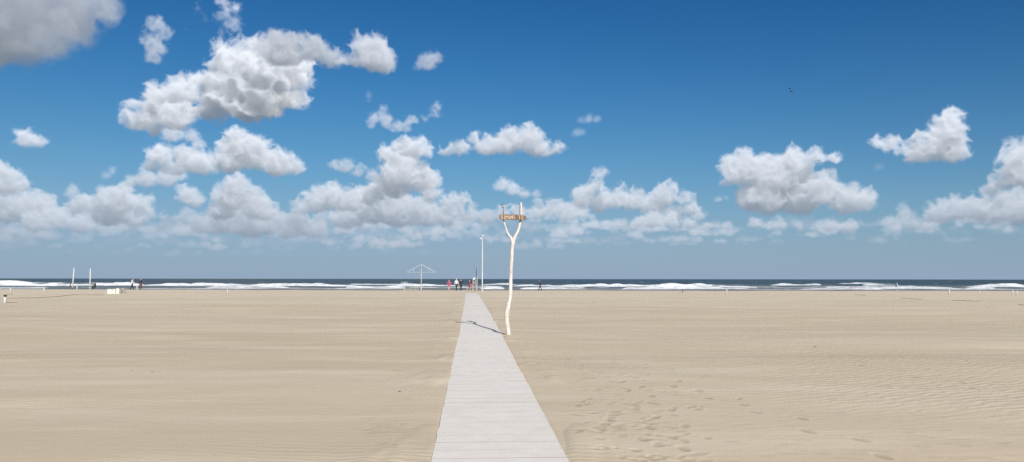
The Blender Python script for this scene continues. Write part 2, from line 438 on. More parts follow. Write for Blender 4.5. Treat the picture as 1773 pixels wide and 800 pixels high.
def ramp(nt,f,a,b,c0=0,c1=1,clamp=True):
    n=nd(nt,'MapRange'); n.clamp=clamp; n.interpolation_type='SMOOTHSTEP' if clamp else 'LINEAR'
    nt.links.new(f,n.inputs[0]); n.inputs[1].default_value=a; n.inputs[2].default_value=b; n.inputs[3].default_value=c0; n.inputs[4].default_value=c1
    return n.outputs[0]
def mixc(nt,f,a,b):
    n=nd(nt,'Mix',data_type='RGBA'); n.clamp_factor=True
    if isinstance(f,(int,float)): n.inputs[0].default_value=f
    else: nt.links.new(f,n.inputs[0])
    for i,v in ((6,a),(7,b)):
        if isinstance(v,tuple): n.inputs[i].default_value=tuple(v)+((1,) if len(v)==3 else ())
        else: nt.links.new(v,n.inputs[i])
    return n.outputs[2]
def sand_mat():
    m=bpy.data.materials.new('sand'); m.use_nodes=True; nt=m.node_tree; L=nt.links; b=nt.nodes['Principled BSDF']
    b.inputs['Specular IOR Level'].default_value=.2
    P=nd(nt,'NewGeometry').outputs['Position']
    sep=nd(nt,'SeparateXYZ'); L.new(P,sep.inputs[0])
    # colour: pale dry sand with drifted tone patches, fine grain
    big=tex(nt,P,.09,4,.55,mscale=(.35,1.6,1)); mid=tex(nt,P,.8,5,.6,.3,mscale=(.25,1.3,1)); fine=tex(nt,P,95,3,.6); grit=tex(nt,P,9,4,.7)
    c=mixc(nt,ramp(nt,big,.35,.65),(.452,.379,.270),(.508,.429,.320))
    c=mixc(nt,mth(nt,'MULTIPLY',ramp(nt,mid,.46,.68),.55),c,(.565,.494,.385))
    c=mixc(nt,mth(nt,'MULTIPLY',ramp(nt,tex(nt,P,.5,4,.6,.4,mscale=(.3,1.5,1),loc=(31,7,0)),.52,.75),.38),c,(.405,.332,.240))
    c=mixc(nt,ramp(nt,fine,.3,.7,0,.12),c,(.34,.27,.19))
    c=mixc(nt,ramp(nt,grit,.62,.75,0,.16),c,(.33,.27,.20))
    speck=ramp(nt,tex(nt,P,26,2,.5),.735,.76); spm=ramp(nt,tex(nt,P,.35,3,.5,loc=(5,9,0)),.5,.62)
    c=mixc(nt,mth(nt,'MULTIPLY',mth(nt,'MULTIPLY',speck,spm),.55),c,(.10,.075,.05))
    c=mixc(nt,mth(nt,'MULTIPLY',nd(nt,'Attribute',attribute_name='pit_shade').outputs['Fac'],.50),c,(.27,.22,.155))  # footprints coloured darker, standing in for the shadow inside them
    c=mixc(nt,mth(nt,'MULTIPLY',ramp(nt,sep.outputs['Y'],22,85),.55),c,(.57,.494,.392))  # paler dry crest sand; grazing-view brightening painted in with distance
    wet=ramp(nt,sep.outputs['Z'],-.58,-.44,1,0)
    c=mixc(nt,wet,c,(.15,.115,.085))
    L.new(c,b.inputs['Base Color'])
    L.new(ramp(nt,wet,0,1,.95,.35),b.inputs['Roughness'])
    # wind ripples: warped bands in patches
    def rip(freq,rot,seed,dist):
        mp=nd(nt,'Mapping'); L.new(P,mp.inputs[0]); mp.inputs['Rotation'].default_value=(0,0,rot); mp.inputs['Location'].default_value=(seed,seed*.7,0)
        w=nd(nt,'TexWave'); w.wave_type='BANDS'; w.bands_direction='Y'; w.inputs['Scale'].default_value=freq; w.inputs['Distortion'].default_value=dist
        w.inputs['Detail'].default_value=3; w.inputs['Detail Scale'].default_value=1.6; w.inputs['Detail Roughness'].default_value=.6
        L.new(mp.outputs[0],w.inputs[0]); return w.outputs['Fac']
    ml=ramp(nt,tex(nt,P,.22,3,.55,mscale=(.6,1.2,1)),.42,.62)
    h1=mth(nt,'MULTIPLY',mth(nt,'MULTIPLY',rip(2.3,.10,0,5.5),ml),.0036)
    mr=mth(nt,'MULTIPLY',ramp(nt,sep.outputs['X'],1.5,6),ramp(nt,tex(nt,P,.16,3,.5,loc=(3,3,0)),.36,.58))
    h2=mth(nt,'MULTIPLY',mth(nt,'MULTIPLY',rip(1.7,-.42,4,7.0),mr),.0060)
    h3=mth(nt,'MULTIPLY',tex(nt,P,5.5,5,.6,.4,mscale=(.6,1.4,1)),.0055)
    h4=mth(nt,'MULTIPLY',tex(nt,P,60,3,.6),.0007)
    h=mth(nt,'ADD',mth(nt,'ADD',h1,h2),mth(nt,'ADD',h3,h4))
    bp=nd(nt,'Bump'); bp.inputs['Distance'].default_value=1; bp.inputs['Strength'].default_value=1; L.new(h,bp.inputs['Height']); L.new(bp.outputs[0],b.inputs['Normal'])
    return m
def slab_mat():
    m=bpy.data.materials.new('pale_slabs'); m.use_nodes=True; nt=m.node_tree; L=nt.links; b=nt.nodes['Principled BSDF']
    P=nd(nt,'NewGeometry').outputs['Position']; a=nd(nt,'Attribute',attribute_name='tone')
    g=tex(nt,P,3.5,5,.6); f=tex(nt,P,130,3,.6); st=tex(nt,P,14,4,.6,mscale=(.4,3,1))
    c=mixc(nt,ramp(nt,g,.3,.7),(.618,.578,.530),(.663,.625,.576))
    c=mixc(nt,ramp(nt,f,.35,.75,0,.25),c,(.53,.50,.47))
    c=mixc(nt,ramp(nt,st,.55,.8,0,.25),c,(.52,.49,.45))
    sandy=ramp(nt,tex(nt,P,1.1,5,.65,loc=(8,2,0)),.56,.74,0,.45); c=mixc(nt,sandy,c,(.55,.49,.41))
    hs=nd(nt,'HueSaturation'); L.new(c,hs.inputs['Color']); L.new(a.outputs['Fac'],hs.inputs['Value'])
    L.new(hs.outputs[0],b.inputs['Base Color']); b.inputs['Roughness'].default_value=.85
    bp=nd(nt,'Bump'); bp.inputs['Distance'].default_value=.0006; L.new(f,bp.inputs['Height']); L.new(bp.outputs[0],b.inputs['Normal'])
    return m
def sea_mat():
    m=bpy.data.materials.new('sea_water'); m.use_nodes=True; nt=m.node_tree; L=nt.links; b=nt.nodes['Principled BSDF']
    P=nd(nt,'NewGeometry').outputs['Position']; a=nd(nt,'Attribute',attribute_name='foam').outputs['Fac']
    sep=nd(nt,'SeparateXYZ'); L.new(P,sep.inputs[0])
    shal=ramp(nt,sep.outputs['Y'],170,420,1,0)
    c=mixc(nt,shal,(.045,.072,.080),(.165,.185,.170))
    c=mixc(nt,ramp(nt,tex(nt,P,.03,5,.6,mscale=(.25,1,1)),.4,.65,0,.6),c,(.022,.040,.052))
    n=tex(nt,P,.55,6,.7,.3,mscale=(.45,1.0,1)); n2=tex(nt,P,1.6,6,.75,mscale=(.4,1,1))
    f=mth(nt,'ADD',mth(nt,'ADD',mth(nt,'MULTIPLY',n,.8),mth(nt,'MULTIPLY',n2,.8)),-.80)
    ff=ramp(nt,mth(nt,'ADD',a,f),.42,.95)
    c=mixc(nt,ff,c,mixc(nt,ramp(nt,tex(nt,P,.8,5,.7,mscale=(.5,1,1),loc=(9,4,1)),.35,.6),(.36,.39,.41),(.66,.68,.70)))  # foam colour varied by noise, shading put into the base colour
    L.new(c,b.inputs['Base Color']); L.new(ramp(nt,ff,0,1,.42,.9),b.inputs['Roughness']); b.inputs['IOR'].default_value=1.33
    far=ramp(nt,sep.outputs['Y'],150,900,.10,.45)
    bp=nd(nt,'Bump'); L.new(far,bp.inputs['Distance']); L.new(tex(nt,P,.9,5,.65,mscale=(.5,1,1)),bp.inputs['Height']); L.new(bp.outputs[0],b.inputs['Normal'])
    return m
# ------------------------------------------------------------------ ground sheet
rng=np.random.default_rng(3)
ys=[-200,-80,-30,-12,-6,-3,-1,0.5,1.8,2.8,3.6]; y=4.2
while y<24: ys.append(y); y+=0.022+0.0038*(y-4.2)
while y<150: ys.append(y); y*=1.0058
while y<185: ys.append(y); y+=1.0
while y<40000: ys.append(y); y*=1.25
ys.append(40000.)
ts=list(np.linspace(-.86,.86,1150)); ts=[-60,-20,-9,-5,-3,-2,-1.5,-1.2,-1.0]+ts+[1.0,1.2,1.5,2,3,5,9,20,60]
Y,T=np.meshgrid(np.array(ys),np.array(ts),indexing='ij')
X=T*np.where(Y>0,Y+1.5,1.5-Y)
X=np.clip(X,-40000,40000)
Z=gz(X,Y); PIT_SHADE=np.zeros_like(X)
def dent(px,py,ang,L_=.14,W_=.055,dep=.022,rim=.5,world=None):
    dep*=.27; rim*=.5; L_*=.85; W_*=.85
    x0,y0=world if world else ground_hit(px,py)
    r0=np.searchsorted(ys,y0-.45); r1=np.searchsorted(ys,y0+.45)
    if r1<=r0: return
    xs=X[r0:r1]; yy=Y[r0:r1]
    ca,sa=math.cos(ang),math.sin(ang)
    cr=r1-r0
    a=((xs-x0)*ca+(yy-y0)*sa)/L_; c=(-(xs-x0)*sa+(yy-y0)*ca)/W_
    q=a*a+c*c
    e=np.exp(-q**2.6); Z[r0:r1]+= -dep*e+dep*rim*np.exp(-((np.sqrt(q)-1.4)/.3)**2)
    PIT_SHADE[r0:r1]=np.maximum(PIT_SHADE[r0:r1],e*min(1,dep/.008))
def trail(pts,step=.62,side=.11,dep=.026,jit=.03):
    w=[ground_hit(*p) for p in pts]; s=1; rest=0
    for (x0,y0),(x1,y1) in zip(w[:-1],w[1:]):
        d=math.hypot(x1-x0,y1-y0); ux,uy=(x1-x0)/d,(y1-y0)/d; t=rest
        while t<d:
            j=rng.uniform(-jit,jit)
            dent(0,0,math.atan2(uy,ux)+rng.uniform(-.2,.2),.135,.06,dep*rng.uniform(.6,1.25),.45,world=(x0+ux*t-uy*side*s+j,y0+uy*t+ux*side*s+j))
            s=-s; t+=step*rng.uniform(.9,1.1)
        rest=t-d
trail([(1165,662),(1190,678),(1245,693),(1280,705),(1360,724),(1410,745),(1500,770),(1560,790)],.55,.10,.034)
trail([(1425,617),(1500,637),(1560,647),(1640,662),(1720,680),(1773,692)],.7,.12,.026)
trail([(1010,690),(1040,715),(1090,735),(1120,752),(1160,775),(1190,795)],.5,.13,.032,.06)
trail([(1090,655),(1105,690),(1140,700),(1165,745),(1190,757),(1240,765)],.5,.13,.034,.06)
trail([(960,610),(1010,640),(1060,665),(1100,675)],.6,.14,.022,.08)
for i in range(150):
    px=rng.normal(1085,62); py=rng.uniform(615,800); px+=(py-700)*.45
    if px<905+(py-600)*.55: continue
    dent(px,py,rng.uniform(0,3.1),rng.uniform(.06,.15),rng.uniform(.04,.07),rng.uniform(.010,.030),.6)
for i in range(80):
    px=rng.uniform(930,1250); py=rng.uniform(560,660)
    dent(px,py,rng.uniform(0,3.1),rng.uniform(.08,.15),rng.uniform(.05,.08),rng.uniform(.008,.02),.5)
for i in range(60):
    px=rng.normal(690,40); py=rng.uniform(625,780)
    if px>735: continue
    dent(px,py,rng.uniform(0,3.1),rng.uniform(.06,.13),rng.uniform(.03,.06),rng.uniform(.004,.014),.5)
for i in range(160):
    px=rng.uniform(1250,1773); py=rng.uniform(560,800)
    dent(px,py,rng.uniform(-.5,.1),rng.uniform(.08,.2),rng.uniform(.04,.07),rng.uniform(.004,.012),.5)
sand=grid_mesh('ground',X,Y,Z,sand_mat()); tag(sand,kind='structure'); attr(sand.data,'pit_shade',PIT_SHADE)
tag(sand,'pale dry sand beach')
# ------------------------------------------------------------------ walkway
def make_path():
    V=[];F=[];tone=[]
    y=-6.0; r=np.random.default_rng(21); i=0; oz=0; ox=0
    while y<74.4:
        w=0.335 if r.random()>.03 else .30
        gap=0.0015 if r.random()>.16 else r.uniform(.004,.009)
        if r.random()<.12: oz=r.uniform(-.003,.003)
        ox=ox*.9+r.uniform(-.004,.004)
        hw=0.6+r.uniform(-.006,.006)
        tz=oz+r.uniform(-.0006,.0006); tilt=r.uniform(-.0025,.0025) if r.random()<.4 else 0; skew=r.uniform(-.002,.002)
        v=[]
        for (sx,yy) in ((-1,y),(1,y),(1,y+w-gap),(-1,y+w-gap)):
            cx=float(path_x(yy))+ox; z=float(gz0(cx,yy))+.020+tz+sx*tilt
            v.append((cx+sx*hw,yy+sx*(skew+.0535*.6),z))
        b=len(V); c=.0012
        for (x_,y_,z_) in v: V.append((x_,y_,z_-.07))
        for (x_,y_,z_) in v: V.append((x_,y_,z_-c))
        cx=sum(q[0] for q in v)/4; cy=sum(q[1] for q in v)/4
        for (x_,y_,z_) in v: V.append((x_+(c if x_<cx else -c),y_+(c if y_<cy else -c),z_))
        F.append((b+8,b+9,b+10,b+11))
        for k in range(4):
            n=(k+1)%4; F.append((b+k,b+n,b+4+n,b+4+k)); F.append((b+4+k,b+4+n,b+8+n,b+8+k))
        t=1+r.uniform(-.012,.012); tone+=[t]*12
        y+=w; i+=1
    o=new_mesh('path',V,F,slab_mat()); o.data.materials.append(mat('joint_dirt',(.16,.135,.11),.9))
    for p in o.data.polygons:
        if abs(p.normal.y)>.3: p.material_index=1
    attr(o.data,'tone',tone); tag(o,'pale slab walkway running to the sea',kind='structure')
make_path()
# ------------------------------------------------------------------ sea
ysea=list(np.arange(150,300,.45))+list(np.arange(300,620,1.2)); y=620.
while y<40000: ysea.append(y); y*=1.035
ysea.append(40000.)
tt=list(np.linspace(-.74,.74,1250)); tt=[-30,-8,-3,-1.8,-1.2,-.9]+tt+[.9,1.2,1.8,3,8,30]
YS,TT=np.meshgrid(np.array(ysea),np.array(tt),indexing='ij'); XS=np.clip(TT*YS,-40000,40000)
foam=np.zeros_like(XS); H=np.zeros_like(XS)
fade=smooth(168,184,YS)
H+=fade*(.07*fbm(XS/16,YS/5,3,20)+.10*fbm(XS/40,YS/11,2,23)*(.5+.5*smooth(200,400,YS)))
H*=1-smooth(2500,8000,YS)
def breaker(y0,amp,wf,wb,sd,mx=45,me=5,thr=0.0,ap=8,mask=None,fo=1.0):
    r0=max(0,np.searchsorted(ysea,y0-3*me-3.5*ap)); r1=np.searchsorted(ysea,y0+3*me+3*wb)
    xs=XS[r0:r1]; yy=YS[r0:r1]; tt_=TT[r0:r1]
    yc=y0+me*fbm(xs/mx,0*xs+.5,3,sd)
    A=smooth(thr-.55,thr+.65,fbm(xs/(mx*.8),0*xs+7.5,3,sd+2))
    if mask is not None: A=np.clip(A*.35+mask(tt_)*.9,0,1.15)
    crest=np.clip(.70+.42*fbm(xs/11.0,0*xs+3.3,4,sd+5),.15,1.8)
    d=yy-yc
    h=np.where(d<0,np.exp(-(d/wf)**2),np.exp(-(d/wb)**2))
    H[r0:r1]+=1.42*amp*A*crest*h
    # white water on the face and thinning apron towards the beach
    face=np.where(d<0.5,np.exp(-(np.maximum(0,-d-wf*.8)/(wf*1.2))**2),np.exp(-((d-.5)/(wb*.28))**2))
    apron=np.where(d<0,np.exp(d/ap),0)*(.32+.40*fbm(xs/7,yy/2.5,3,sd+8))
    foam[r0:r1]=np.maximum(foam[r0:r1],fo*smooth(.12,.5,A)*np.maximum(face*1.05,apron))
def msk(*segs):
    def f(T_):
        m=0*T_
        for a,b,v in segs:
            ta=(a-886.5)/F; tb=(b-886.5)/F; e=.012
            m=np.maximum(m,v*smooth(ta-e,ta+e,T_)*(1-smooth(tb-e,tb+e,T_)))
        return m
    return f
breaker(179,.10,1.0,2.5,31,60,2.0,-.4,4,fo=.9)
breaker(186,.40,1.2,3.0,41,40,3.0,.3,5,msk((-200,90,.5),(360,560,.9),(560,700,.95),(835,870,1.1),(900,1020,.7),(1080,1250,1.0),(1250,1320,.6),(1400,1700,.55)))
breaker(199,.52,1.4,3.5,51,35,3.0,.5,7,msk((440,505,.6),(600,700,.8),(690,700,1.),(833,868,1.1),(930,1010,.6),(1135,1200,1.2),(1470,1560,.6),(1670,1720,.8)))
breaker(214,.34,1.6,4,61,50,5,.3,8,msk((300,420,.4),(700,840,.5),(1000,1060,.5),(1150,1300,.9),(1440,1640,.6)))
breaker(246,.68,1.8,5,71,60,5,.2,9,msk((-300,330,1.0),(330,620,.75),(690,850,1.0),(895,925,1.1),(935,1050,.8),(1060,1230,1.0),(1250,1345,.7),(1500,1773,.6)))
breaker(300,.66,2.2,6,81,80,7,.35,9,msk((480,570,.9),(600,700,.5),(840,900,.8),(1100,1240,.6),(1335,1420,.8),(1490,1560,.6),(1700,1760,.8)))
breaker(380,.45,3,8,91,70,9,.9,8,fo=.8)
breaker(500,.45,4,9,101,80,12,1.1,8,fo=.6)
breaker(207,.22,1.2,3,111,30,5,.5,9,fo=.8)
breaker(226,.26,1.5,4,121,36,6,.6,10,fo=.8)
breaker(270,.42,2,5,131,40,7,.7,10,fo=.8)
rw=np.searchsorted(ysea,1900)
wc=np.zeros_like(XS); _x,_y=XS[:rw],YS[:rw]
wc[:rw]=smooth(1.15,1.7,fbm(_x/7,_y/3,3,140))*smooth(-.2,.8,fbm(_x/60,_y/30,2,150))*smooth(200,300,_y)*(1-smooth(900,1800,_y))
foam=np.maximum(foam,.75*wc)
rs=np.searchsorted(ysea,226); foam[:rs]=np.maximum(foam[:rs],.55*smooth(.2,1.2,fbm(XS[:rs]/12,YS[:rs]/3.,4,160))*(1-smooth(182,225,YS[:rs])))
sea=grid_mesh('sea',XS,YS,SEA+H,sea_mat()); attr(sea.data,'foam',foam); tag(sea,'rough grey green sea with white breakers',kind='structure')
# ------------------------------------------------------------------ driftwood signpost
bx,by=ground_hit(880.5,581)
YP=by
def pp(px,py,dy=0): 
    d=px_dir(px,py); k=(YP+dy)/d[1]; return Vector((d[0]*k-bx, dy, EYE+d[2]*k-gzb))
gzb=float(gz(bx,by))
def dense(ctrl,rad,n):
    # Catmull-Rom through control points
    P=[ctrl[0]]+ctrl+[ctrl[-1]]; Rr=[rad[0]]+rad+[rad[-1]]; out=[];ro=[]
    for i in range(1,len(P)-2):
        for k in range(n):
            t=k/n; a,b,c,d=P[i-1:i+3]
            out.append(.5*((2*b)+(c-a)*t+(2*a-5*b+4*c-d)*t*t+(3*b-a-3*c+d)*t**3)); ro.append(Rr[i]*(1-t)+Rr[i+1]*t)
    out.append(ctrl[-1]); ro.append(rad[-1]); return out,ro
post=thing('driftwood_signpost','tall bleached forked driftwood trunk carrying a brown name board beside the walkway','signpost',(bx,by,gzb))
pr=np.random.default_rng(8)
mb=MB()
tr=[(881.5,586),(880.5,580),(879.5,568),(877.6,552),(877.8,543),(880,530),(882.8,518),(884,505),(884.3,482),(885.5,455),(887,430),(888.2,417)]
rr=[.075,.066,.060,.060,.072,.062,.056,.054,.052,.050,.048,.056]
dyw=[0,0,.02,.03,.0,-.02,.0,.02,.03,.02,0,0]
ctrl=[pp(a,b,dyw[i]) for i,(a,b) in enumerate(tr)]
p_,r_=dense(ctrl,rr,6); mb.tube(p_,[q*(1+pr.uniform(-.05,.05)) for q in r_],14,.04,pr)
ra=[(888.4,422),(891,411),(895,404),(898.3,396),(900.8,384),(902.3,370),(902.0,350.5)]
p_,r_=dense([pp(a,b) for a,b in ra],[.050,.046,.040,.038,.036,.033,.030],6); mb.tube(p_,[q*(1+pr.uniform(-.05,.05)) for q in r_],12,.04,pr)
la=[(887.6,422),(885,412),(880.5,406),(876.6,397),(873.6,387),(871.3,379)]
p_,r_=dense([pp(a,b) for a,b in la],[.044,.036,.029,.026,.024,.022],6); mb.tube(p_,[q*(1+pr.uniform(-.05,.05)) for q in r_],12,.04,pr)
# knots
for (a,b,q) in ((876.0,546,.035),(881,571,.03),(885.5,470,.02)): mb.ell(pp(a,b,-.02),(q,q,q*1.6))
trunk=mb.build('trunk',M['drift'],post,remesh=.011)
tw=MB(); p_,r_=dense([pp(871.3,381),pp(871.4,372),pp(871.2,364),pp(870.4,361.5)],[.013,.012,.010,.009],4); tw.tube(p_,r_,8,.1,pr)
hk=[pp(872.3,360.2,-.02),pp(870.8,359.4,-.02),pp(869.3,358.2,-.02),pp(868.7,356.2,-.02),pp(869.5,354.4,-.02),pp(871.2,353.6,-.02)]
p_,r_=dense(hk,[.022,.018,.012,.011,.010,.009],4); tw.tube(p_,r_,8,.08,pr)
tw.tube([pp(867.2,353.2,-.02),pp(868.4,353.8,-.02)],[.007,.009],6)
tw.build('hooked_branch',M['twig'],post,True)
st=MB(); p_,r_=dense([pp(900.9,383,-.10),pp(900.4,372,-.10),pp(900.3,362,-.08),pp(900.4,352.5,-.06)],[.012,.013,.012,.010],4); st.tube(p_,r_,8,.1,pr)
st.build('brown_stick',M['twig'],post,True)
def sign_board():
    c=pp(887.6,376.2,-.115); W=.745; Hh=.142
    n=26; vs=[];fs=[]
    r=np.random.default_rng(4)
    top=[Hh/2+r.uniform(-.012,.010) for _ in range(n+1)]; bot=[-Hh/2+r.uniform(-.010,.010) for _ in range(n+1)]
    top[0]-=.03; bot[0]+=.03; top[1]-=.008; top[-1]-=.035; bot[-1]+=.012; top[-2]-=.012
    for j,dy in ((0,-.018),(1,.018)):
        for i in range(n+1):
            x=-W/2+W*i/n; tilt=-.020*(x/W)
            vs.append(c+Vector((x,dy,top[i]+tilt))); vs.append(c+Vector((x,dy,bot[i]+tilt)))
    m=2*(n+1)
    for i in range(n):
        a=2*i; fs.append((a+1,a+3,a+2,a)); fs.append((m+a,m+a+2,m+a+3,m+a+1)); fs.append((a,a+2,m+a+2,m+a)); fs.append((a+1,m+a+1,m+a+3,a+3))
    fs.append((0,m,m+1,1)); fs.append((m-2,m-1,2*m-1,2*m-2))
    b=new_mesh('sign_board',vs,fs,M['brown'],post)
    # hand-made letters: strokes on a unit cell (x 0..w, y 0..1)
    G={'R':(.62,[((0,0),(0,1)),((0,1),(.5,.95)),((.5,.95),(.52,.6)),((.52,.6),(0,.5)),((.15,.5),(.58,0))]),
       'I':(.12,[((.05,0),(.05,1))]),
       'M':(.85,[((0,0),(.05,1)),((.05,1),(.4,.35)),((.4,.35),(.75,1)),((.75,1),(.8,0))]),
       'N':(.68,[((0,0),(0,1)),((0,1),(.6,0)),((.6,0),(.6,1))]),
       'T':(.66,[((0,1),(.62,1)),((.31,1),(.31,0))]),
       'E':(.5,[((0,0),(0,1)),((0,1),(.46,1)),((0,.52),(.4,.52)),((0,0),(.46,0))])}
    x=-W/2+.055; hL=.102; wd=.0125; k=MB()
    for ch in 'RIMINI TE':
        if ch==' ':
            x+=.095; k.build('lettering',M['letters'],b); k=MB(); continue
        w,ss=G[ch]
        for (p,q) in ss:
            P0=c+Vector((x+p[0]*.085,-.024,-hL/2+p[1]*hL-.02*x/W)); P1=c+Vector((x+q[0]*.085,-.024,-hL/2+q[1]*hL-.02*x/W))
            d=P1-P0; ang=math.atan2(d.z,d.x)
            k.box((P0+P1)/2,(d.length+wd*.8,.008,wd),Matrix.Rotation(-ang,3,'Y'))
        x+=w*.085+.030
    k.build('lettering',M['letters'],b)
    for px in (871.5,901.5):
        cd=MB()
        q=pp(px,376,-.06)
        for s in (-.025,.02):
            cd.tube([q+Vector((math.cos(a)*.032,math.sin(a)*.085,s)) for a in [2*math.pi*i/16 for i in range(17)]],.005,6)
        cd.build('binding_cord',M['rope'],post,True)
sign_board()
# ------------------------------------------------------------------ lamp / camera mast
def gpos(px,Y,py=504): x=at(px,Y,py); return x,Y,float(gz(x,Y))
x,y_,z=gpos(835,92); hM=zat(835,408.5,92)-z
t=thing('camera_mast','tall thin white mast with camera heads on top at the seaward end of the walkway','mast',(x,y_,z))
MB().lathe([(.16,-.3),(.16,.06),(.072,.10),(.068,hM*.5),(.055,hM*.95),(.0,hM*.951)]).build('pole',M['white'],t,True)
MB().tube([(0,0,hM*.9),(0,0,hM-.02)],.035,10).box((0,-.03,hM-.1),(.10,.10,.2)).build('bracket',M['pale'],t)
MB().tube([(-.02,-.05,hM-.02),(.28,-.12,hM+.06)],.055,10).box((.13,-.09,hM+.05),(.34,.14,.10),Matrix.Rotation(-.2,3,'Y')).build('camera_head',M['white'],t)
MB().box((-.17,-.05,hM-.32),(.20,.16,.16)).tube([(-.2,0,hM-.22),(0,0,hM-.25)],.02,8).build('camera_head',M['white'],t,bevel=.01)
MB().tube([(.28,-.125,hM+.06),(.30,-.13,hM+.065)],.045,10).build('lens',M['lens'],t)
# ------------------------------------------------------------------ bare beach shade frame
x,y_,z=gpos(729.2,96,504); k=96/F
t=thing('shade_frame','bare white triangular parasol frame on one tall post, left of the walkway end','parasol frame',(x,y_,z))
zt=zat(729,458,96)-z; zb=zat(729,471.5,96)-z; hw=1.77
MB().tube([(0,0,-.3),(0,0,zt)],.055,12).tube([(0,0,-.2),(0,0,.75)],.085,12).build('post',M['pale'],t,True)
for a in range(4):
    th=a*math.pi/2+.12; c_,s_=math.cos(th),math.sin(th)
    mbb=MB().tube([(0.06*c_,.06*s_,zt-.02),(hw*c_,hw*s_,zb+.03)],.024,8)
    mbb.tube([(0,0,zb),(hw*c_,hw*s_,zb)],.013,8).tube([(hw*.55*c_,hw*.55*s_,zb),(hw*.55*c_,hw*.55*s_,zb+(zt-zb)*.46)],.015,8)
    mbb.build('rafter',M['white'],t)

# T stand and low rail
x,y_,z=gpos(700,95,504)
t=thing('shower_stand','thin white T shaped stand beside the low rail, left of the parasol frame','stand',(x,y_,z))
h=zat(700,488.4,95)-z
MB().tube([(0,0,-.2),(0,0,h)],.040,10).lathe([(.11,-.05),(.11,.05),(.05,.08)]).build('post',M['white'],t,True)
MB().tube([(-.46,0,h-.03),(.46,0,h)],.022,8).build('crossbar',M['white'],t)
x0=at(701.5,97); x1=at(727,97); zz=float(gz((x0+x1)/2,97))
t=thing('low_rail','low pale two bar rail between the T stand and the parasol frame post','rail',((x0+x1)/2,97,zz))
w=(x1-x0)/2; h1=zat(714,496.6,97)-zz; h2=zat(714,500.6,97)-zz
MB().box((0,0,h1),(2*w,.06,.05)).build('rail_bar',M['pale'],t); MB().box((0,0,h2),(2*w,.06,.05)).build('rail_bar',M['pale'],t)
for q in (-w+.05,-w*.3,w*.35,w-.05): MB().box((q,.05,h1/2-.1),(.05,.05,h1+.2)).build('rail_post',M['greywood'],t)
# ------------------------------------------------------------------ lookout seat and flagpole
x,y_,z=gpos(821,93,504); h=zat(821,484,93)-z
t=thing('lookout_seat','wooden ladder legged lookout seat with a white bundle on top, near the walkway end','lookout seat',(x,y_,z),.25)
for sx in (-1,1):
    for sy in (-1,1):
        MB().tube([(sx*.26,sy*.30,-.15),(sx*.17,sy*.16,h)],.036,8).build('leg',M['pale'],t)
mb=MB()
for i in range(5): mb.box((0,-.27+.024*i,.22+.22*i),(.46-.02*i,.035,.05))
mb.build('ladder',M['greywood'],t)
MB().box((0,.02,h*.72),(.42,.38,.05)).build('seat',M['greywood'],t)
MB().box((0,.2,h*.86),(.42,.04,.32)).build('backrest',M['darkw'],t)

for q in (-.22,.22): MB().box((q,0,h*.84),(.05,.36,.30)).build('armrest',M['darkw'],t)
MB().ell((.02,.1,h+.12),(.14,.12,.15)).ell((-.05,.05,h+.02),(.13,.11,.10)).build('bundle',M['whitecloth'],t,remesh=.02)
x,y_,z=gpos(826.2,94,504); h=zat(826,456.5,94)-z
t=thing('flagpole','slender flagpole with a furled navy flag right beside the lookout seat','flagpole',(x,y_,z))
MB().tube([(0,0,-.2),(0,0,h*.55)],.034,10).tube([(0,0,h*.5),(-.03,0,h)],.016,8).build('pole',M['pale'],t,True)
mb=MB(); p_,r_=dense([Vector((-.06,0,h*.93)),Vector((-.08,0,h*.75)),Vector((-.09,.02,h*.6)),Vector((-.06,0,h*.46))],[.02,.045,.05,.025],5); mb.tube(p_,r_,10,.15,pr)
mb.build('furled_flag',M['navy'],t,True)
# ------------------------------------------------------------------ poles, posts
def pole(px0,px1,ytop,Y,label,r=.06):
    x,y_,z=gpos(px0,Y); h=zat(px1,ytop,Y)-z; dx=at(px1,Y,ytop)-x
    t=thing('net_pole',label,'pole',(x,y_,z),0,'tall white net poles at the left')
    MB().tube([(0,0,-.3),(dx*.5,0,h*.5),(dx,0,h)],[r*1.05,r,r*.95],12).build('shaft',M['white'],t,True)
    MB().lathe([(r*1.25,h-.03),(r*1.25,h+.03),(r*.6,h+.05)],(dx,0,0)).build('end_cap',M['white'],t)
    MB().tube([(dx*.3+r,0,h*.3),(dx*.3+r+.07,0,h*.3)],.015,6).build('net_hook',M['rust'],t)
pole(125.2,128.3,464.5,94,'leftmost tall white pole leaning slightly to the right',.075)
pole(155.6,156.6,465.2,94,'tall upright white pole, the right one of the pair',.075)
def stub(px,ytop,ybase,label,Y=None,m='white',r=.055,group='short white posts in the sand',lean=0,name='marker_post'):
    if Y is None:
        Y=ground_hit(px,ybase)[1]
    x,y_,z=gpos(px,Y,ybase); h=zat(px,ytop,Y)-z
    o=MB().tube([(0,0,-.25),(lean*.5*h,0,h*.5),(lean*h,0,h-.02),(lean*h,0,h)],[r,r,r,r*.75],12).build(name,M[m],None,True)
    o.location=(x,y_,z); tag(o,label,'post',group); return o
stub(18,497.6,505.8,'short white post behind the round table at the far left edge')
stub(76,498,505.8,'short white post between the round table and the left net pole')
stub(133.3,495,501,'short white post just right of the leaning net pole',Y=90)
stub(237,494,503.5,'short white post between the two walkers on the left',Y=90)
stub(394,501.5,508.2,'pale short post standing alone left of the parasol frame')
stub(448,500.5,506.5,'small brown stick upright in the sand left of the parasol frame',m='greywood',r=.03,group='small dark sticks upright in the sand')
stub(1182,500.5,507,'small dark stick upright in the sand right of the signpost',m='darkw',r=.04,group='small dark sticks upright in the sand')
stub(1258.4,500.8,508.5,'first short white post to the right of the signpost')
stub(1643.6,500.8,510,'short white post standing left of three others near the right edge')
stub(1696,503,511,'thin short white post between the single post and the close pair at right',r=.04)
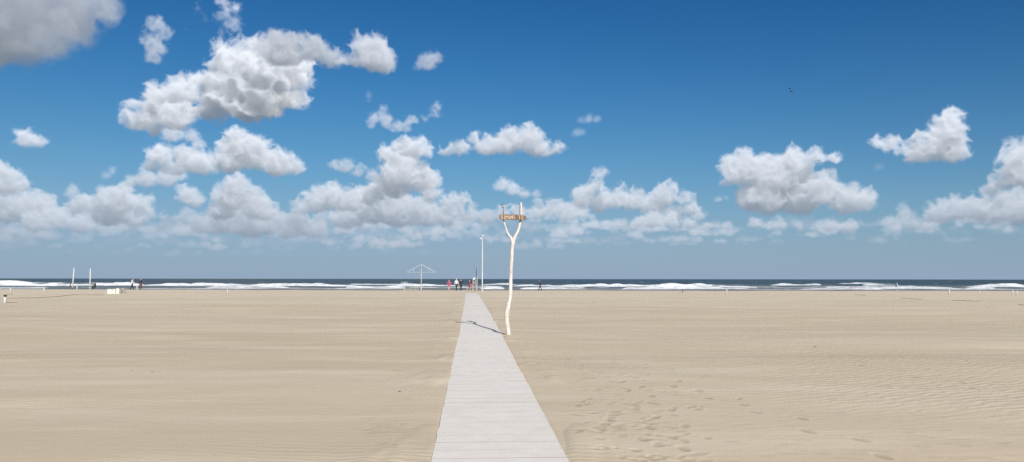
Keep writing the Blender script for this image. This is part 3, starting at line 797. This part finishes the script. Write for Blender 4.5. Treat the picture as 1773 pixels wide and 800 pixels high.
stub(1753.2,502.7,511.5,'left one of the close pair of white posts at the right edge',r=.055,lean=.06)
stub(1760.4,503.5,512,'rightmost short white post of the close pair at the right edge',r=.055,lean=.03)
stub(121.5,491,501.2,'dark brown wooden post right beside the leaning net pole',Y=93,m='darkw',r=.06,group='small dark sticks upright in the sand')
x,y_,z=gpos(1553.6,92); h=zat(1553.6,489.5,92)-z
t=thing('flag_stake','white stake with a small dark pennant at the water edge on the right','stake',(x,y_,z))
MB().tube([(0,0,-.2),(0,0,h)],.035,8).build('stake',M['white'],t,True)
new_mesh('pennant',[(-.03,0,h*.9),(-.03,0,h*.5),(-.2,.02,h*.52),(-.17,.03,h*.85),(-.03,.012,h*.9),(-.03,.012,h*.5),(-.2,.032,h*.52),(-.17,.042,h*.85)],[(0,1,2,3),(7,6,5,4),(0,3,7,4),(1,5,6,2),(2,6,7,3)],M['navy'],t)
# small round table, far left
x0,Y0=ground_hit(8.6,524.5); z=float(gz(x0,Y0)); h=zat(8.6,509.2,Y0)-z
t=thing('beach_table','small round pale table on a thick white post at the far left edge','table',(x0,Y0,z))
MB().lathe([(.085,-.2),(.085,h*.66),(.07,h*.68),(.0,h*.68)]).build('post',M['white'],t,True)
MB().lathe([(.045,h*.66),(.05,h*.78),(.12,h-.05),(.13,h-.035)]).build('table_neck',M['darkw'],t,True)
MB().lathe([(.0,h-.035),(.36,h-.035),(.38,h-.02),(.37,h-.002),(.0,h)],seg=28).build('tabletop',M['pale'],t)
# rope from the table post
pts=[]
for i,(px,py) in enumerate([(14,516.8),(40,516.4),(70,515.4),(100,514.2),(130,512.8),(160,511.6),(178,511.0)]):
    a,b=ground_hit(px,py); pts.append(Vector((a,b,float(gz(a,b))+.03)))
p_,r_=dense(pts,[.03]*len(pts),6)
p_=[Vector((q.x,q.y,float(gz(q.x,q.y))+.015)) for q in p_]
mb=MB().tube(p_,.022,6); o=mb.build('rope',M['rope'],None,True); tag(o,'thin dark rope lying along the sand right of the round table','rope')
# white panels and slatted crate
def panel(px0,px1,yt,yb,label,Y,dep=.35):
    xa=at(px0,Y,yb); xb=at(px1,Y,yb); z=float(gz((xa+xb)/2,Y)); h=zat(px0,yt,Y)-z; w=xb-xa
    t=thing('storage_box',label,'box',((xa+xb)/2,Y,z),0,'white storage boxes in a row on the sand')
    MB().box((0,dep/2,h/2-.03),(w-.03,dep,h-.02)).build('body',M['cream'],t,bevel=.015)
    MB().box((0,dep/2,h-.015),(w-.005,dep+.03,.05)).build('lid',M['white'],t,bevel=.01)
Yb=ground_hit(190,508.6)[1]; Yb=min(Yb,80)
panel(185.5,193.3,500.6,508.8,'leftmost white box of the row on the sand',Yb)
panel(193.6,199.8,500.4,508.6,'second white box of the row, between two others',Yb+.2)
panel(200.8,206.2,499.2,509.0,'tallest white box, third of the row beside the slatted crate',Yb+.1)
xa=at(206.8,Yb+.5); xb=at(223,Yb+1.6); z=float(gz(xa,Yb+1)); h=zat(214,498.9,Yb+1)-z
t=thing('slatted_crate','grey brown slatted crate at the right end of the white boxes','crate',((xa+xb)/2,Yb+1,z))
w=xb-xa
for i in range(7):
    MB().box((-w/2+w*(i+.5)/7,-.25+.04*i,h/2-.05),(w/7*.45,.04,h+.02),Matrix.Rotation(.05*(i-2),3,'Y')).build('slat',M['pale' if i in (0,3,5) else 'greywood'],t)
MB().box((0,.05,h*.93),(w*.9,.5,.05)).build('top_frame',M['pale'],t)
MB().box((-.05,.05,h*.3),(w*.85,.04,.06)).build('cross_rail',M['pale'],t)
# ------------------------------------------------------------------ people
def person(px,Y,label,H=1.75,rz=0,stride=.0,arm=.2,top='black',legs='black',bare_legs=False,hair='hair',lean=0.,armout=0,skirt=False,crouch=False):
    s=H/1.75; x,y_,z=gpos(px,Y); t=thing('person',label,'person',(x,y_,z),rz)
    V_=lambda a,b,c: Vector((a*s,b*s,c*s))
    def limb(mb,a,b,ra,rb): 
        n=6; mb.tube([a.lerp(b,i/(n-1)) for i in range(n)],[ra*s*(1-i/(n-1))+rb*s*i/(n-1) for i in range(n)],12); mb.ell(a,(ra*s,)*3); mb.ell(b,(rb*s,)*3)
    hipz=.93 if not crouch else .42
    J={}
    for sd in (-1,1):
        st=stride*sd
        if crouch:
            J['hip',sd]=V_(sd*.10,0,hipz); J['knee',sd]=V_(sd*.14,.38,.50); J['ank',sd]=V_(sd*.13,.22,.09)
        else:
            J['hip',sd]=V_(sd*.095,0,hipz)
            kb=max(0,-st)*.5
            J['knee',sd]=J['hip',sd]+V_(0,math.sin(st)*.44,-math.cos(st)*.44)
            J['ank',sd]=J['knee',sd]+V_(0,math.sin(st-kb)*.42,-math.cos(st-kb)*.42)
    dz=.085*s-min(J['ank',-1].z,J['ank',1].z)
    if not crouch:
        for q in J: J[q]=J[q]+Vector((0,0,dz))
        hipz+=dz/s
    ly=math.sin(lean); lc=math.cos(lean)
    def up(a,b,c): return V_(a,b+ly*c,hipz+lc*c)
    for sd in (-1,1):
        J['sh',sd]=up(sd*.185,0,.50)
        a=-arm*sd+ (0 if not crouch else 1.0)
        J['el',sd]=J['sh',sd]+V_(sd*(.05+armout*.20),math.sin(a)*.28,-math.cos(a)*.28*(1-armout*.35))
        J['wr',sd]=J['el',sd]+V_(sd*(.0-armout*.14),math.sin(a+.35)*.25,-math.cos(a+.35)*.25)
    b=MB()
    b.ell(up(0,0,.02),(.155*s,.105*s,.13*s)); b.ell(up(0,0,.20),(.135*s,.095*s,.16*s)); b.ell(up(0,0,.38),(.165*s,.11*s,.17*s)); b.ell(up(0,0,.48),(.17*s,.08*s,.07*s))
    limb(b,up(0,0,.50),up(0,.01,.62),.055,.05)
    hc=up(0,.025,.715); b.ell(hc,(.075*s,.095*s,.115*s)); b.ell(hc+V_(0,.03,-.06),(.055*s,.06*s,.06*s)); b.ell(hc+V_(0,.10,-.01),(.013*s,.02*s,.022*s))
    for sd in (-1,1):
        b.ell(hc+V_(sd*.076,0,-.005),(.012*s,.02*s,.03*s))
        limb(b,J['hip',sd],J['knee',sd],.085,.055); limb(b,J['knee',sd],J['ank',sd],.055,.038)
        b.ell(J['ank',sd]+V_(0,.07,-.045),(.042*s,.125*s,.038*s)); b.ell(J['ank',sd]+V_(0,-.02,-.04),(.035*s,.05*s,.042*s))
        limb(b,J['sh',sd],J['el',sd],.050,.040); limb(b,J['el',sd],J['wr',sd],.038,.027)
        d=(J['wr',sd]-J['el',sd]).normalized(); w=J['wr',sd]; side=Vector((0,1,0)).cross(d)
        fw=Vector((0,1,0)); fw=(fw-d*fw.dot(d)).normalized(); inn=d.cross(fw)
        limb(b,w,w+d*.075*s,.028,.032)
        for f_,(of,ln) in enumerate(((-.024,.060),(-.008,.072),(.010,.078),(.026,.070))):
            a0=w+d*.085*s+fw*of*s; a1=a0+d*ln*.5*s+inn*(-sd)*.008*s; a2=a1+d*ln*.4*s+inn*(-sd)*.022*s
            limb(b,a0,a1,.0095,.009); limb(b,a1,a2,.009,.0075)
        a0=w+d*.03*s+fw*.025*s; limb(b,a0,a0+d*.035*s+fw*.03*s,.012,.011); limb(b,a0+d*.035*s+fw*.03*s,a0+d*.065*s+fw*.036*s,.011,.009)
    b.build('body',M['skin'],t,remesh=.0105)
    h=MB(); h.ell(hc+V_(0,-.018,.022),(.087*s,.098*s,.112*s)); h.ell(hc+V_(0,-.06,-.05),(.07*s,.05*s,.08*s)); 
    h.build('hair',M[hair],t,remesh=.014)
    c=MB(); c.ell(up(0,0,.10),(.18*s,.13*s,.15*s)); c.ell(up(0,0,.22),(.165*s,.125*s,.17*s)); c.ell(up(0,0,.38),(.19*s,.135*s,.17*s)); c.ell(up(0,0,.47),(.20*s,.10*s,.08*s))
    for sd in (-1,1): limb(c,J['sh',sd],J['el',sd],.070,.056); limb(c,J['el',sd],J['wr',sd],.054,.042)
    c.build('jacket',M[top],t,remesh=.014)
    e=MB(); e.ell(up(0,0,.0),(.175*s,.125*s,.14*s))
    for sd in (-1,1):
        k_=J['knee',sd]
        if bare_legs: limb(e,J['hip',sd],J['hip',sd].lerp(k_,.45),.10,.09)
        else: limb(e,J['hip',sd],k_,.10,.072); limb(e,k_,J['ank',sd],.072,.056)
    if skirt:
        e.tube([up(0,0,.05),up(0,0,-.2),up(0,0,-.62)],[.16*s,.20*s,.24*s],16)
    e.build('shorts' if bare_legs else 'trousers',M[legs],t,remesh=.014)
    for sd in (-1,1):
        f=MB(); f.ell(J['ank',sd]+V_(0,.06,-.045),(.052*s,.145*s,.042*s)); f.ell(J['ank',sd]+V_(0,-.02,-.03),(.045*s,.06*s,.055*s))
        if not bare_legs: f.build('shoe',M['black'],t,remesh=.014)
    return t
person(228.5,106,'person in a white top and black trousers, right of the white boxes',1.62,R(-80),.28,.3,'whitecloth','black',lean=.06)
person(243,108,'person in a dark jacket and dark reddish trousers, right of the short white post',1.60,R(-95),.1,.15,'darkjacket','maroon',skirt=True)
person(164.5,112,'person in dark clothes crouching by the water, right of the net poles',1.55,R(100),0,.2,'black','black',crouch=True)
person(777.5,108,'person in a bright pink top with elbows out, left of the white haired strider',1.50,R(180),.05,.1,'pink','pink',bare_legs=True,armout=.8)
person(790.2,108,'white haired person in a white top and black trousers in mid stride',1.68,R(-150),.30,.3,'whitecloth','black',hair='hairgrey')
person(798.2,108,'person standing all in black between the strider and the lookout seat',1.52,R(170),.04,.08,'black','black',armout=.3)
pb=person(811.5,106,'person in a maroon top and shorts with bare legs striding towards the lookout seat',1.52,R(-100),.36,.4,'maroon','maroon',bare_legs=True,lean=.12)
x,y_,z=gpos(814.6,105.6)
o=MB().ell((0,0,.72),(.15,.10,.26)).ell((0,0,.92),(.07,.05,.09)).build('beach_bag',M['pink'],None,remesh=.02); o.location=(x,y_,z)
tag(o,'pink bag carried at the side of the bare legged walker','bag')
person(935.3,128,'person in dark clothes walking alone along the shore, right of the signpost',1.80,R(75),.30,.35,'darkjacket','darkjacket',lean=.05)
# ------------------------------------------------------------------ birds, ships, debris
def bird(px,py,Y,span,label,rz=.4,bank=.3,ws=.35):
    d=px_dir(px,py); k=Y/d[1]
    t=thing('bird',label,'bird',(d[0]*k,Y,EYE+d[2]*k),rz,'dark birds in the sky'); t.rotation_euler=(0,bank,rz); s=span
    MB().ell((0,0,0),(.10*s,.30*s,.10*s)).ell((0,.30*s,.04*s),(.07*s,.09*s,.07*s)).tube([(0,-.25*s,0),(0,-.42*s,.01*s)],[.06*s,.09*s],8).build('body',M['plumage'],t,remesh=.02*s)
    for sd in (-1,1):
        P=[(sd*.05*s,.12*s,.03*s),(sd*.28*s,.16*s,ws*.35*s),(sd*.52*s,.0,ws*.30*s),(sd*.30*s,-.06*s,ws*.33*s),(sd*.05*s,-.12*s,.03*s)]
        v=[Vector(p) for p in P]+[Vector(p)+Vector((0,0,-.02*s)) for p in P]
        f=[(0,1,2,3,4),(9,8,7,6,5)]+[(i,5+i,5+(i+1)%5,(i+1)%5) for i in range(5)]
        new_mesh('wing',v,f,M['plumage'],t)
    MB().tube([(0,.38*s,.03*s),(0,.45*s,.02*s)],[.02*s,.005*s],6).build('beak',M['beak'],t)
bird(1367.5,153.4,70,.30,'upper and smaller dark bird of the close pair high in the sky')
bird(1369.8,158.3,70,.40,'lower and larger dark bird of the close pair high in the sky',1.2,-.4)
bird(1418,277.6,110,.42,'small dark bird in front of the big cloud at right',.2,0,.1)
def ship(px,Y,L_,label):
    x=at(px,Y,482.5); t=thing('ship',label,'ship',(x,Y,SEA),0,'two tiny vessels on the horizon')
    v=[];
    for z,k in ((-.3,.8),(L_*.16,1)):
        for a,b in ((-.5,-.12),(.35,-.14),(.5,0),(.35,.14),(-.5,.12)): v.append((a*L_*k,b*L_*k,z))
    MB().add(v,[(4,3,2,1,0),(5,6,7,8,9)]+[(i,(i+1)%5,5+(i+1)%5,5+i) for i in range(5)]).build('hull',M['hull'],t)
    MB().box((-L_*.2,0,L_*.24),(L_*.25,L_*.16,L_*.16)).box((-L_*.2,0,L_*.36),(L_*.15,L_*.12,L_*.09)).build('cabin',M['cabin'],t)
    MB().tube([(-L_*.1,0,L_*.2),(-L_*.1,0,L_*.55)],L_*.01,6).build('funnel',M['hull'],t)
ship(567.5,3500,5,'left and smaller of the two tiny vessels on the horizon'); ship(572.8,3500,9,'right and wider of the two tiny vessels on the horizon')
def weed(pts,label,w=.10,seed=1):
    r=np.random.default_rng(seed); P=[ground_hit(*p) for p in pts]; m=MB()
    C_,_=dense([Vector((a,b,0)) for a,b in P],[1]*len(P),8)
    for s in range(5):
        L_=[]; o1=r.uniform(-w,w)
        i0=r.integers(0,max(1,len(C_)//3)); i1=r.integers(2*len(C_)//3,len(C_))
        for q in C_[i0:i1]:
            yy=q.y+o1+r.uniform(-.04,.04); L_.append(Vector((q.x,yy,float(gz(q.x,yy))+.004+r.uniform(0,.008))))
        if len(L_)>2: m.tube(L_,[r.uniform(.006,.018) for _ in L_],6)
    o=m.build('seaweed_streak',M['weed'],None); tag(o,label,'seaweed','dark streaks of seaweed on the right'); return o
weed([(1560,516),(1580,516.8),(1600,517.6)],'left dark streak of dried seaweed on the sand at right',.12,1)
weed([(1648,520.5),(1670,521.5),(1700,523)],'longest dark streak of dried seaweed below the white posts at right',.12,2)
weed([(1480,511.2),(1500,512.6)],'faint thin seaweed streak nearest the crest of the beach',.06,3)
weed([(1765,528),(1773,529)],'short seaweed streak cut by the right edge of the photo',.05,4)
def debris(px,py,label,sz,seed):
    r=np.random.default_rng(seed); a,b=ground_hit(px,py); z=float(gz(a,b)); m=MB()
    for i in range(4):
        p=Vector((r.uniform(-sz,sz)*.4,r.uniform(-sz,sz)*.4,.005)); L_=[p]
        for j in range(4): L_.append(L_[-1]+Vector((r.uniform(-.2,1)*sz*.3,r.uniform(-.6,.6)*sz*.3,r.uniform(-.002,.35*sz*.3))))
        m.tube(L_,[sz*.07,sz*.09,sz*.07,sz*.05,sz*.03],6)
    o=m.build('driftwood_twig',M['twig'],None); o.location=(a,b,z); tag(o,label,'twig','scraps of driftwood on the sand')
debris(690.8,680.5,'small dark twig lying on the sand left of the walkway',.045,1)
debris(263,645,'tiny dark twig in the upper middle of the left sand, right of the leftmost scrap',.03,2)
debris(228,643,'tiny dark twig left of the other scraps on the left sand',.03,3)
debris(1409,603,'tiny dark twig on the open sand at right',.07,4)
# ------------------------------------------------------------------ world
def make_world():
    RGB,A=build_clouds(cloud_list())
    az=np.abs((np.arange(TW)/TEX+AZ0)); e=1-np.clip((az-.98)/.06,0,1)
    A*=e[None,:]; RGB*=e[None,:,None]
    ST=0.10
    px=np.zeros((TH,TW,4),np.float32); px[...,:3]=RGB[::-1]; px[...,3]=1
    im=bpy.data.images.new('cloud_light',TW,TH,alpha=False,float_buffer=True); im.colorspace_settings.name='Non-Color'; im.pixels.foreach_set(px.ravel()); im.update(); im.pack()
    px[...,:3]=A[::-1][...,None]
    im2=bpy.data.images.new('cloud_cover',TW,TH,alpha=False,float_buffer=True); im2.colorspace_settings.name='Non-Color'; im2.pixels.foreach_set(px.ravel()); im2.update(); im2.pack()
    w=bpy.data.worlds.new('World'); sc.world=w; w.use_nodes=True; nt=w.node_tree; L=nt.links
    bg=nt.nodes['Background']; bg.inputs['Strength'].default_value=ST
    sky=nd(nt,'TexSky'); sky.sky_type='NISHITA'; sky.sun_disc=False; sky.sun_elevation=R(SUN_EL); sky.sun_rotation=R(SUN_ROT)
    sky.altitude=0; sky.air_density=1.0; sky.dust_density=0.35; sky.ozone_density=2.5
    sp=nd(nt,'SeparateColor'); L.new(sky.outputs[0],sp.inputs[0])
    cb=nd(nt,'CombineColor')
    for i,(g,p,k,n) in enumerate(SKYFIT):
        x=mth(nt,'MINIMUM',mth(nt,'MAXIMUM',mth(nt,'MULTIPLY',sp.outputs[i],.1),1e-4),1.0)
        q=mth(nt,'ADD',mth(nt,'POWER',mth(nt,'DIVIDE',x,k),n),1.0)
        L.new(mth(nt,'DIVIDE',mth(nt,'MULTIPLY',mth(nt,'POWER',x,p),g/ST/EXPO),q),cb.inputs[i])
    G=nd(nt,'TexCoord').outputs['Generated']; s3=nd(nt,'SeparateXYZ'); L.new(G,s3.inputs[0])
    azn=mth(nt,'ARCTAN2',s3.outputs[0],s3.outputs[1]); el=mth(nt,'ARCSINE',s3.outputs[2])
    u=mth(nt,'DIVIDE',mth(nt,'SUBTRACT',azn,AZ0),TW/TEX); v=mth(nt,'SUBTRACT',1.0,mth(nt,'DIVIDE',mth(nt,'SUBTRACT',EL1,el),TH/TEX))
    uv=nd(nt,'CombineXYZ'); L.new(u,uv.inputs[0]); L.new(v,uv.inputs[1])
    outs=[]
    for i_ in (im,im2):
        t=nd(nt,'TexImage'); t.image=i_; t.extension='CLIP'; t.interpolation='Cubic'; L.new(uv.outputs[0],t.inputs[0]); outs.append(t.outputs['Color'])
    inv=mth(nt,'SUBTRACT',1.0,outs[1],clamp=True)
    over=mth(nt,'MULTIPLY',ramp(nt,tex(nt,G,3.2,7,.55,.3),.44,.60),ramp(nt,el,.46,.72)); over=mth(nt,'MULTIPLY',over,.9)  # unseen cloud cover overhead, added to whiten the ambient light
    hz=mth(nt,'EXPONENT',mth(nt,'MULTIPLY',mth(nt,'MAXIMUM',el,0.0),-11.0)); k_=1/ST/EXPO
    skc=mixc(nt,mth(nt,'MULTIPLY',hz,.93),cb.outputs[0],(.303*k_,.400*k_,.545*k_))
    skc=mixc(nt,over,skc,(.78*k_,.80*k_,.84*k_))
    vm=nd(nt,'VectorMath',operation='SCALE'); L.new(skc,vm.inputs[0]); L.new(inv,vm.inputs['Scale'])
    vs=nd(nt,'VectorMath',operation='SCALE'); L.new(outs[0],vs.inputs[0]); vs.inputs['Scale'].default_value=1/ST/EXPO
    ad=nd(nt,'VectorMath',operation='ADD'); L.new(vm.outputs[0],ad.inputs[0]); L.new(vs.outputs[0],ad.inputs[1])
    L.new(ad.outputs[0],bg.inputs[0])
    w.cycles.sampling_method='MANUAL'; w.cycles.sample_map_resolution=1024
SUN_EL=27.0; SUN_AZ=R(165.0); SUN_ROT=165.0
SKYFIT=[(.66,2.13,.93,4.0),(.715,1.43,1.18,3.8),(.85,1.27,1.39,4.0)]; EXPO=1.35
make_world()
sd=Vector((math.sin(SUN_AZ)*math.cos(R(SUN_EL)),math.cos(SUN_AZ)*math.cos(R(SUN_EL)),math.sin(R(SUN_EL))))
li=bpy.data.lights.new('sun','SUN'); li.energy=4.9; li.angle=R(.53); li.color=(1.0,.95,.88)
lo=bpy.data.objects.new('sun',li); COL.objects.link(lo); lo.rotation_euler=sd.to_track_quat('Z','Y').to_euler(); lo.location=(0,0,50)
# ------------------------------------------------------------------ camera
cam=bpy.data.cameras.new('camera'); co=bpy.data.objects.new('camera',cam); COL.objects.link(co); sc.camera=co
cam.sensor_width=36; cam.lens=F/1773*36; cam.clip_start=.1; cam.clip_end=100000
co.location=(0,0,EYE)
fwd=px_dir(886.5,400); fwd/=np.linalg.norm(fwd)
rt=px_dir(1886.5,400)-px_dir(886.5,400); upv=px_dir(886.5,-600)-px_dir(886.5,400)
rt/=np.linalg.norm(rt); upv/=np.linalg.norm(upv)
co.matrix_world=Matrix(((rt[0],upv[0],-fwd[0],0),(rt[1],upv[1],-fwd[1],0),(rt[2],upv[2],-fwd[2],EYE),(0,0,0,1)))
vs_=sc.view_settings; vs_.view_transform='Standard'; vs_.look='None'; vs_.exposure=math.log2(EXPO); vs_.gamma=1; vs_.use_curve_mapping=False
sc.cycles.use_denoising=False
sc.cycles.max_bounces=6; sc.cycles.sample_clamp_indirect=6
